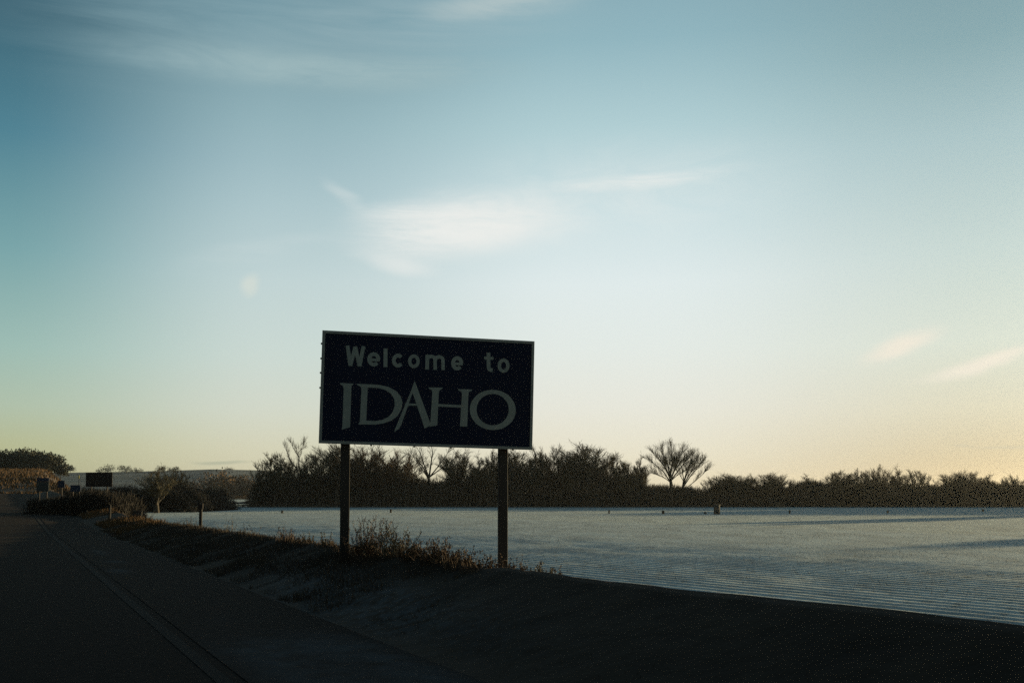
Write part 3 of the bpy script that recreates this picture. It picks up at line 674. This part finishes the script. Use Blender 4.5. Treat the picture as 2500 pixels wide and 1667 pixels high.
def edge_tufts(name, n, x0, x1, Y0, Y1, h, m, seed, lab):
    rg = np.random.default_rng(seed); px = rg.uniform(x0, x1, n); Y = rg.uniform(Y0, Y1, n); X = (px - 1250) / F * Y
    k = noise2(X, Y, seed, 5) > .35; X, Y = X[k], Y[k]; n = len(X); hh = rg.uniform(*h, n) * (.3 + 1.2 * noise2(X, Y * 0, seed + 1, 3))
    P0 = np.stack([X, Y, np.full(n, -.05)], 1); V, Fc = blades(P0, P0 + np.stack([rg.normal(0, .4, n) * hh, rg.normal(0, .4, n) * hh, hh], 1), rg.uniform(.03, .09, n), rg)
    tag(obj(name, mesh(name, V, Fc, m)), lab, None, None, 'stuff')
edge_tufts("edge_grass", 16000, 590, 2520, 244, 252, (.25, .9), M_BRUSH, 141, "ragged dry grass along the foot of the far thicket")
def stubble():
    rg = np.random.default_rng(151); n = 26000; t = rg.uniform(-8, 110, n); d = 7 + 60 * rg.uniform(0, 1, n) ** 1.3
    k = noise2(t, d, 152, 4.0) > .45; t, d = t[k], d[k]; n = len(t); x, y = t * r2[0] + d * n2[0], t * r2[1] + d * n2[1]; h = rg.uniform(.04, .16, n)
    P0 = np.stack([x, y, np.full(n, .0)], 1); V, Fc = blades(P0, P0 + np.stack([rg.normal(0, .5, n) * h, rg.normal(0, .5, n) * h, h + .04], 1), rg.uniform(.012, .03, n), rg)
    tag(obj("stubble", mesh("stubble", V, Fc, M_WEEDTAN)), "short dry stubble poking through the frosted field", None, None, 'stuff')
stubble()
def weed_data(seed, h, w, n_stem, seedy=1.0):
    rd = random.Random(seed); rg = np.random.default_rng(seed); a0, a1, b0, b1 = [], [], [], []
    for s in range(n_stem):
        bx, by = rd.gauss(0, .22) * w, rd.gauss(0, .16) * w; hh = h * (.32 + .75 * rd.random() ** 1.6) * (1 - .35 * min(1, abs(bx) / (w * .5 + .01)))
        p = Vector((bx, by, -.03)); d = Vector((bx / (w + .1) * .9 + rd.gauss(0, .15), rd.gauss(0, .18), 1)).normalized(); path = [p]
        for k in range(5):
            d = (d + Vector((rd.gauss(0, .12), rd.gauss(0, .12), .05))).normalized(); q = path[-1] + d * hh / 5; a0.append(path[-1]); a1.append(q); path.append(q)
        for k in range(int(9 * seedy)):
            i = rd.randint(1, 4); s0 = path[i].lerp(path[i + 1], rd.random()); L = hh * rd.uniform(.08, .24) * (1.2 - .12 * i)
            e = s0 + (d + Vector((rd.gauss(0, .7), rd.gauss(0, .7), .25))).normalized() * L; a0.append(s0); a1.append(e)
            for _ in range(rd.randint(2, 4)):
                c = s0.lerp(e, rd.uniform(.3, 1.05)) + Vector((rd.gauss(0, .008), rd.gauss(0, .008), rd.gauss(0, .008)))
                b0.append(c); b1.append(c + Vector((rd.gauss(0, 1), rd.gauss(0, 1), rd.gauss(0, 1))).normalized() * rd.uniform(.010, .024))
    cv = lambda L: np.array([tuple(v) for v in L])
    V1, F1 = thin_quads(cv(a0), cv(a1), .0065, rg, .8); V2, F2 = thin_quads(cv(b0), cv(b1), .013, rg, .7)
    return (V1, F1), (V2, F2)
WEEDS = [  # photo column, foot row, top row, width, distance, stems, seedy, rust?, label
 (905, 1345, 1250, 105, 16.2, 110, 1.0, 1, "tallest rust weed clump just right of the left sign post"), (962, 1352, 1268, 90, 15.6, 60, 1.2, 0, "airy seed headed weeds between the sign posts"),
 (1010, 1360, 1308, 80, 14.8, 90, .8, 1, "reddish low weeds midway between the sign posts"), (1075, 1368, 1300, 90, 14.2, 80, 1.0, 1, "thick dark weeds left of the right sign post"), (1140, 1376, 1332, 70, 13.6, 60, .9, 1, "short rust weeds nearing the right sign post"),
 (1200, 1384, 1340, 60, 13.0, 50, .9, 1, "rust weeds touching the right sign post on the left"), (1262, 1388, 1350, 60, 12.8, 60, .8, 1, "orange weeds at the foot of the right sign post"), (1320, 1398, 1366, 70, 12.0, 46, .9, 0, "pale scrubby weeds first right of the right post"),
 (1362, 1402, 1374, 46, 11.7, 30, .8, 1, "last small weed tuft on the bank edge at the right"), (800, 1330, 1288, 34, 19.0, 14, 1.3, 0, "single dry weed close to the left sign post on its left"), (752, 1322, 1290, 36, 20.5, 20, 1.2, 0, "thin weeds left of the left sign post"),
 (690, 1308, 1278, 70, 23.0, 50, .8, 1, "rust weed mound left of the sign on the bank edge"), (612, 1292, 1276, 50, 27.0, 36, .8, 1, "low weed hump between marker post and sign"), (553, 1282, 1255, 40, 30.0, 30, .9, 0, "tan tuft just right of the marker post"), (452, 1276, 1256, 70, 36.0, 50, .8, 0, "wide pale tuft left of the marker post")]
for i, (x, yf, yt, w, Y, ns, sd, ru, lab) in enumerate(WEEDS):
    pos = at(x, yf, Y); t_ = pos.x * r1[0] + pos.y * r1[1]; d_ = pos.x * n1[0] + pos.y * n1[1]
    zg = float(verge_z(np.array([t_]), np.array([d_]))[0]); h = at(x, yt, Y).z - zg
    dt = weed_data(400 + i, h, w / F * Y, ns, sd)
    r = thing("weed_clump", (pos.x, pos.y, zg), lab, "weeds", "dry weeds along the edge of the bank")
    tag(obj("stems", mesh("stems", *dt[0], M_WEED if ru else M_WEEDTAN), r), kind="stuff"); tag(obj("seed_heads", mesh("seed_heads", *dt[1], M_WEED if ru else M_WEEDTAN), r), kind="stuff")

# ------------------------------------------------------------------ box helper
def box_data(c, s, bev=0.0):
    """axis aligned box about c with sizes s (chamfered along its edges when bev > 0)"""
    import bmesh
    bm = bmesh.new(); bmesh.ops.create_cube(bm, size=1.0)
    for v in bm.verts: v.co = Vector((c[0] + v.co.x * s[0], c[1] + v.co.y * s[1], c[2] + v.co.z * s[2]))
    if bev: bmesh.ops.bevel(bm, geom=list(bm.edges), offset=bev, segments=1, affect='EDGES')
    return bm
def boxes(name, lst, m, parent=None, bev=0.0, loc=None):
    import bmesh
    me = bpy.data.meshes.new(name); bm = bmesh.new()
    for c, s in lst:
        b = box_data(c, s, bev); tmp = bpy.data.meshes.new("tmp"); b.to_mesh(tmp); b.free(); bm.from_mesh(tmp); bpy.data.meshes.remove(tmp)
    bm.to_mesh(me); bm.free(); me.materials.append(m)
    return obj(name, me, parent, loc)

# ------------------------------------------------------------------ welcome sign
YL, YR = 16.3, 16.97
TL, BL, TR, BR = at(785.5, 806, YL), at(779.5, 1082, YL), at(1303, 833.5, YR), at(1301, 1098, YR)
cen = (TL + BL + TR + BR) / 4
U = ((TR + BR) / 2 - (TL + BL) / 2); SW = U.length; U.normalize()
W_ = ((TL + TR) / 2 - (BL + BR) / 2); SHH = W_.length; W_ = (W_ - U * W_.dot(U)).normalized()
NRM = U.cross(W_)            # towards the camera
if NRM.y > 0: NRM = -NRM
rot = Matrix((U, -NRM, W_)).transposed()       # local x right, y away from the reader, z up
sign = thing("welcome_sign", cen, "large dark blue Welcome to IDAHO sign on two wooden posts", "sign")
sign.rotation_euler = rot.to_euler()
boxes("panel", [((0, .02, 0), (SW - .012, .04, SHH - .012))], M_BLUE, sign, .004)
bw = .048
boxes("border", [((0, -.006, SHH / 2 - bw / 2), (SW, .016, bw)), ((0, -.006, -SHH / 2 + bw / 2), (SW, .016, bw)),
                 ((-SW / 2 + bw / 2, -.006, 0), (bw, .014, SHH - 2 * bw - .002)), ((SW / 2 - bw / 2, -.006, 0), (bw, .014, SHH - 2 * bw - .002))], M_ALU, sign, .002)
def on_sign(cx, cy):           # crop pixels of a 600x350 window at (740,770), enlarged 3.92 times -> sign plane
    d = ray(740 + cx / 3.92, 770 + cy / 3.92); o = Vector((0, 0, EYE)); k = (cen - o).dot(NRM) / d.dot(NRM); q = o + d * k - cen
    return q.dot(U), q.dot(W_)
def prism(polys, y0=-.0045, step=.0006):
    V, Fc = [], []
    for pi, (outer, holes) in enumerate(polys):
        y = y0 - step * pi; loops = [outer] + holes; flat = [p for l in loops for p in l]; b = len(V)
        tri = tessellate_polygon([[Vector((p[0], p[1], 0)) for p in l] for l in loops])
        for p in flat: V.append((p[0], y, p[1]))
        for p in flat: V.append((p[0], .001, p[1]))
        for t in tri:
            a_, b_, c_ = [Vector((flat[i][0], flat[i][1])) for i in t]
            ccw = (b_.x - a_.x) * (c_.y - a_.y) - (b_.y - a_.y) * (c_.x - a_.x) > 0
            Fc.append([b + i for i in (t if ccw else t[::-1])])
        k = b
        for l in loops:
            for i in range(len(l)):
                j = (i + 1) % len(l); Fc.append([k + i, k + j, k + len(flat) + j, k + len(flat) + i])
            k += len(l)
    return V, Fc
def S(pts): return [on_sign(*p) for p in pts]
def ell(cx, cy, rx, ry, n=36, a0=0, a1=360, tilt=0):
    out = []
    for i in range(n if a1 - a0 >= 360 else n + 1):
        a_ = R(a0 + (a1 - a0) * i / n); x, y = rx * math.cos(a_), -ry * math.sin(a_); c, s = math.cos(R(tilt)), math.sin(R(tilt))
        out.append((cx + x * c - y * s, cy + x * s + y * c))
    return out
def stroke(pts, w):
    L, Rr = [], []
    for i, p in enumerate(pts):
        a_ = Vector(pts[max(i - 1, 0)]); b_ = Vector(pts[min(i + 1, len(pts) - 1)]); d = (b_ - a_).normalized(); n = Vector((-d.y, d.x))
        L.append((p[0] + n.x * w / 2, p[1] + n.y * w / 2)); Rr.append((p[0] - n.x * w / 2, p[1] - n.y * w / 2))
    return L + Rr[::-1]
def letter(ch, polys):
    V, Fc = prism([(S(o), [S(h) for h in hs]) for o, hs in polys])
    o = obj("letter", mesh("letter", V, Fc, M_LETTER), sign); o['label'] = "grey letter " + ch
    return o
sw = 36
letter("W of Welcome", [(stroke([(425, 288), (452, 482)], sw), []), (stroke([(452, 482), (500, 300)], sw), []), (stroke([(500, 300), (540, 486)], sw), []), (stroke([(540, 486), (578, 294)], sw), [])])
def letter_e(ch, cx, cy, rx, ry):
    letter(ch, [(stroke(ell(cx, cy, rx - sw / 2, ry - sw / 2, 26, 0, 318), sw), []), (stroke([(cx - rx + 20, cy + 2), (cx + rx - 4, cy + 8)], 26), [])])
letter_e("e after W", 676, 420, 62, 68)
letter("l of Welcome", [(stroke([(789, 316), (788, 494)], 38), [])])
letter("c of Welcome", [(stroke(ell(908, 432, 40, 48, 24, 42, 320), sw), [])])
letter("o of Welcome", [(ell(1060, 438, 56, 66), [ell(1060, 438, 24, 34)[::-1]])])
letter("m of Welcome", [(stroke([(1188, 376), (1187, 517)], 36), []), (stroke([(1190, 420)] + ell(1226, 424, 36, 32, 10, 180, 0) + [(1264, 520)], 33), []), (stroke([(1265, 424)] + ell(1302, 428, 36, 32, 10, 180, 0) + [(1340, 523)], 33), [])])
letter_e("e ending Welcome", 1474, 458, 58, 68)
letter("t of to", [(stroke([(1774, 356), (1774, 490)] + ell(1800, 494, 24, 28, 8, 180, 270) + [(1814, 524)], 36), []), (stroke([(1732, 406), (1822, 412)], 28), [])])
letter("o of to", [(ell(1918, 480, 57, 68), [ell(1918, 480, 24, 36)[::-1]])])
letter("I of IDAHO", [([(350, 646), (482, 652), (478, 664), (463, 672), (450, 1068), (368, 1092), (376, 1060), (388, 700), (380, 672), (358, 660)], [])])
letter("D of IDAHO", [([(510, 654), (620, 657), (730, 664), (820, 684), (890, 722), (934, 774), (951, 832), (940, 900), (903, 962), (843, 1006), (768, 1032), (690, 1043), (527, 1042), (543, 1012), (558, 705), (550, 680), (522, 668)],
                       [[(618, 690), (604, 1004), (690, 1010), (760, 998), (818, 968), (858, 922), (877, 862), (872, 800), (840, 748), (785, 712), (710, 693)][::1]])])
letter("A of IDAHO", [([(1068, 626), (1100, 712), (1224, 1048), (1160, 1082), (1150, 1040), (1048, 742), (1036, 772), (938, 1050), (916, 1086), (870, 1114), (882, 1080), (1024, 742)], []), (stroke([(975, 850), (1096, 854)], 20), [])])
letter("H of IDAHO", [([(1198, 688), (1336, 690), (1330, 702), (1304, 716), (1298, 740), (1284, 1050), (1210, 1064), (1218, 1020), (1236, 740), (1230, 712), (1206, 702)], []), ([(1478, 704), (1620, 708), (1614, 720), (1586, 732), (1582, 760), (1570, 1062), (1500, 1060), (1520, 756), (1514, 728), (1488, 718)], []), (stroke([(1285, 858), (1520, 870)], 25), [])])
letter("O of IDAHO", [(ell(1815, 903, 220, 192, 56, tilt=4), [ell(1814, 900, 154, 150, 48, tilt=4)[::-1]])])
for x, y in ((172, 268), (168, 410), (165, 547), (162, 690)):
    u, w = on_sign(x + 8, y); boxes("bolt", [((-SW / 2 - .008, .02, w), (.022, .03, .03))], M_ALU, sign, .004)
for x in (650, 1063, 1415, 2010):
    u, w = on_sign(x, 1260); boxes("bolt", [((u, .02, -SHH / 2 - .008), (.03, .03, .022))], M_ALU, sign, .004)
# horizontal stiffeners on the back of the sign and the two posts, dug into the bank
boxes("stiffener", [((0, .065, SHH * .3), (SW * .97, .05, .06))], M_ALU, sign, .004)
boxes("stiffener", [((0, .065, -SHH * .3), (SW * .97, .05, .06))], M_ALU, sign, .004)
for pxm in (840.5, 1229):
    u, w = on_sign((pxm - 740) * 3.92, (1090 - 770) * 3.92)
    foot = cen + U * u - NRM * .17; mw = rot.to_4x4(); mw.translation = cen; inv = mw.inverted()
    t_, d_ = foot.x * r1[0] + foot.y * r1[1], foot.x * n1[0] + foot.y * n1[1]; zg = float(verge_z(np.array([t_]), np.array([d_]))[0]) - .5
    topz = cen.z + W_.z * SHH * .46
    o = boxes("post", [((0, 0, (topz - zg) / 2), (.152, .152, topz - zg))], M_WOOD, sign, .008)
    o.matrix_parent_inverse = inv; o.location = (foot.x, foot.y, zg); o.rotation_euler = (0, 0, math.atan2(U.y, U.x))

# ------------------------------------------------------------------ small things in the field and by the road
def standpipe():
    p = at_z(1750.5, 1254.5, 0); k = p.y / F
    t = thing("standpipe", (p.x, p.y, 0), "square concrete irrigation standpipe in the field lit orange on its right", "standpipe", None, R(-25))
    w, h = 13.0 * k, 23 * k
    boxes("shaft", [((0, 0, h * .46), (w, w, h * .96))], M_CONC, t, .04); boxes("cap", [((0, 0, h * .955), (w * 1.14, w * 1.14, h * .09))], M_CONC, t, .03)
standpipe()
STUBS = [(1487, 1253, 8, 5, "thin stub in the shade edge of the field right of the sign"), (1619, 1254, 8, 8, "squat stub in the field below the largest tree"), (1722, 1253.5, 3, 8, "flat low lump left of the concrete standpipe"), (1928, 1253, 8, 5, "thin stub in the field right of the standpipe"), (2167, 1252, 6, 6, "dark stub in the field below the slim tall tree"),
         (2400, 1248, 5, 6, "faint stub in the field near the right edge"), (954, 1251, 8, 6, "dark stub in the field between the sign posts"), (689, 1252, 6, 7, "dark stub in the field left of the left sign post"), (449, 1250, 5, 6, "stub in the field left of the marker post")]
for x, y, h, w, lab in STUBS:
    p = at_z(x, y, 0); k = p.y / F; t = thing("field_stub", (p.x, p.y, 0), lab, "stub", "irrigation stubs in the field", .4)
    V, Fc = tubes([(Vector((0, 0, -.2)), Vector((0, 0, h * k * .8)), w * k * .42, w * k * .38), (Vector((0, 0, h * k * .8)), Vector((.02, 0, h * k)), w * k * .5, w * k * .44)], 8)
    n = len(V); V.append(Vector((.02, 0, h * k + .02))); Fc += [[n - 8 + i, n - 8 + (i + 1) % 8, n] for i in range(8)]
    obj("stub", mesh("stub", V, Fc, M_BARK), t)
p = at_z(553, 1228.5, 0); k = p.y / F
t = thing("gate_post", (p.x, p.y, 0), "stout dark post on the ditch bank across the far left field", "post"); boxes("shaft", [((0, 0, 7 * k), (7 * k, 7 * k, 15 * k))], M_WOOD, t, .05); boxes("cap", [((0, 0, 14.8 * k), (9.5 * k, 9.5 * k, 2.2 * k))], M_WOOD, t, .05)

def ground_px(x, Y):           # ground of the bank under a photo column at distance Y
    X = (x - 1250) / F * Y; t_ = X * r1[0] + Y * r1[1]; d_ = X * n1[0] + Y * n1[1]
    return X, float(max(verge_z(np.array([t_]), np.array([max(d_, 3.5)]))[0], 0.0))
# marker post
Y = 33.0; X, zg = ground_px(492, Y); k = Y / F; top = at(492, 1228, Y).z
t = thing("marker_post", (X, Y, zg), "dark roadside marker post with a wider head left of the sign", "post")
boxes("shaft", [((0, 0, (top - zg) / 2 - .12), (7 * k, 5 * k, top - zg + .2))], M_WOOD, t, .006); boxes("head", [((0, -.05, top - zg - 7 * k), (13 * k, 4 * k, 14 * k))], M_SIGNBACK, t, .006)
# dark box on the end of the bank
Y = 47.0; X, zg = ground_px(338, Y); k = Y / F; zb = at(338, 1266, Y).z; zt = at(338, 1247, Y).z
t = thing("utility_box", (X, Y, zb - .2), "dark box at the end of the bank with an orange lit side", "box", None, R(20))
boxes("body", [((0, 0, (zt - zb + .2) / 2), (21 * k, 16 * k, zt - zb + .2))], M_WOOD, t, .02); boxes("lid", [((0, 0, zt - zb + .2), (23 * k, 18 * k, .05))], M_WOOD, t, .01)
# fence posts along the left verge
for x, yb, yt, Y, lab in ((267, 1272, 1232, 48, "tallest fence post at the left beside the golden grass"), (210, 1262, 1246, 56, "short fence post in the middle of the golden strip"), (149, 1246, 1230, 66, "short fence post at the upper end of the golden strip")):
    b, tp = at(x, yb, Y), at(x, yt, Y); t = thing("fence_post", (b.x, Y, b.z - .3), lab, "post", "fence posts beside the golden grass"); V, Fc = tubes([(Vector((0, 0, 0)), Vector((.02, 0, tp.z - b.z + .3)), .075, .06)], 7)
    n = len(V); V.append(Vector((.02, 0, tp.z - b.z + .32))); Fc += [[n - 7 + i, n - 7 + (i + 1) % 7, n] for i in range(7)]
    obj("shaft", mesh("shaft", V, Fc, M_WOOD), t)
def road_sign(x0, x1, yt, yb, Y, m, lab, lower=None, name="road_sign"):
    a_, b_ = at(x0, yt, Y), at(x1, yb, Y); w, h = b_.x - a_.x, a_.z - b_.z; cx = (a_.x + b_.x) / 2; zg = 1.3
    t = thing(name, (cx, Y, zg), lab, "sign", "small road signs at the left"); zc = (a_.z + b_.z) / 2 - zg
    boxes("panel", [((0, 0, zc), (w, .03, h))], m, t, .006)
    if lower: c = at(x0, lower, Y); hl = b_.z - c.z; boxes("lower_panel", [((0, 0, zc - h / 2 - hl / 2 - .01), (w, .03, hl))], M_SIGNGREY, t, .006)
    for s in ((-1, 1) if w > .6 else (0,)):
        boxes("post", [((s * w * .3, .06, (zc + h / 2) / 2), (.07, .07, zc + h / 2))], M_SIGNBACK, t, .005)
road_sign(210, 274, 1153, 1188, 62, M_SIGNBACK, "large dark brown sign board in the left brush seen from behind")
road_sign(90, 120, 1166, 1175, 66, M_SIGNBLUE, "blue sign with a grey green lower panel before the orange hillside", 1199)
road_sign(142, 158, 1173, 1190, 64, M_SIGNBLUE, "small square blue sign between the larger ones")
road_sign(172, 197, 1184, 1200, 60, M_SIGNBLUE, "low dark blue sign left of the big brown board")
a_ = at(193, 1160, 64); t = thing("delineator", (a_.x, 64, 1.3), "thin yellow marker above the low blue sign", "marker"); boxes("stake", [((0, 0, (a_.z - 1.3) / 2), (.035, .02, a_.z - 1.3 - .2))], M_WOOD, t, .004); boxes("reflector", [((0, -.01, a_.z - 1.3 - .1), (.06, .02, .2))], M_YEL, t, .004)

# ------------------------------------------------------------------ evening haze, one closed box round everything on the ground
hz = bpy.data.materials.new("evening_haze"); hz.use_nodes = True; ht = hz.node_tree; ht.nodes.clear()
pv = ht.nodes.new('ShaderNodeVolumePrincipled'); pv.inputs['Color'].default_value = (.92, .90, .84, 1); pv.inputs['Density'].default_value = HAZE_DENSITY; pv.inputs['Anisotropy'].default_value = .8
ho = ht.nodes.new('ShaderNodeOutputMaterial'); ht.links.new(pv.outputs[0], ho.inputs['Volume'])
hv = [(x, y, z) for z in (-2.5, 48.0) for x, y in ((-2700, -500), (2700, -500), (2700, 2700), (-2700, 2700))]
hf = [[0, 3, 2, 1], [4, 5, 6, 7], [0, 1, 5, 4], [1, 2, 6, 5], [2, 3, 7, 6], [3, 0, 4, 7]]
tag(obj("haze", mesh("haze", hv, hf, hz)), "thin golden evening haze over the field", None, None, "stuff")
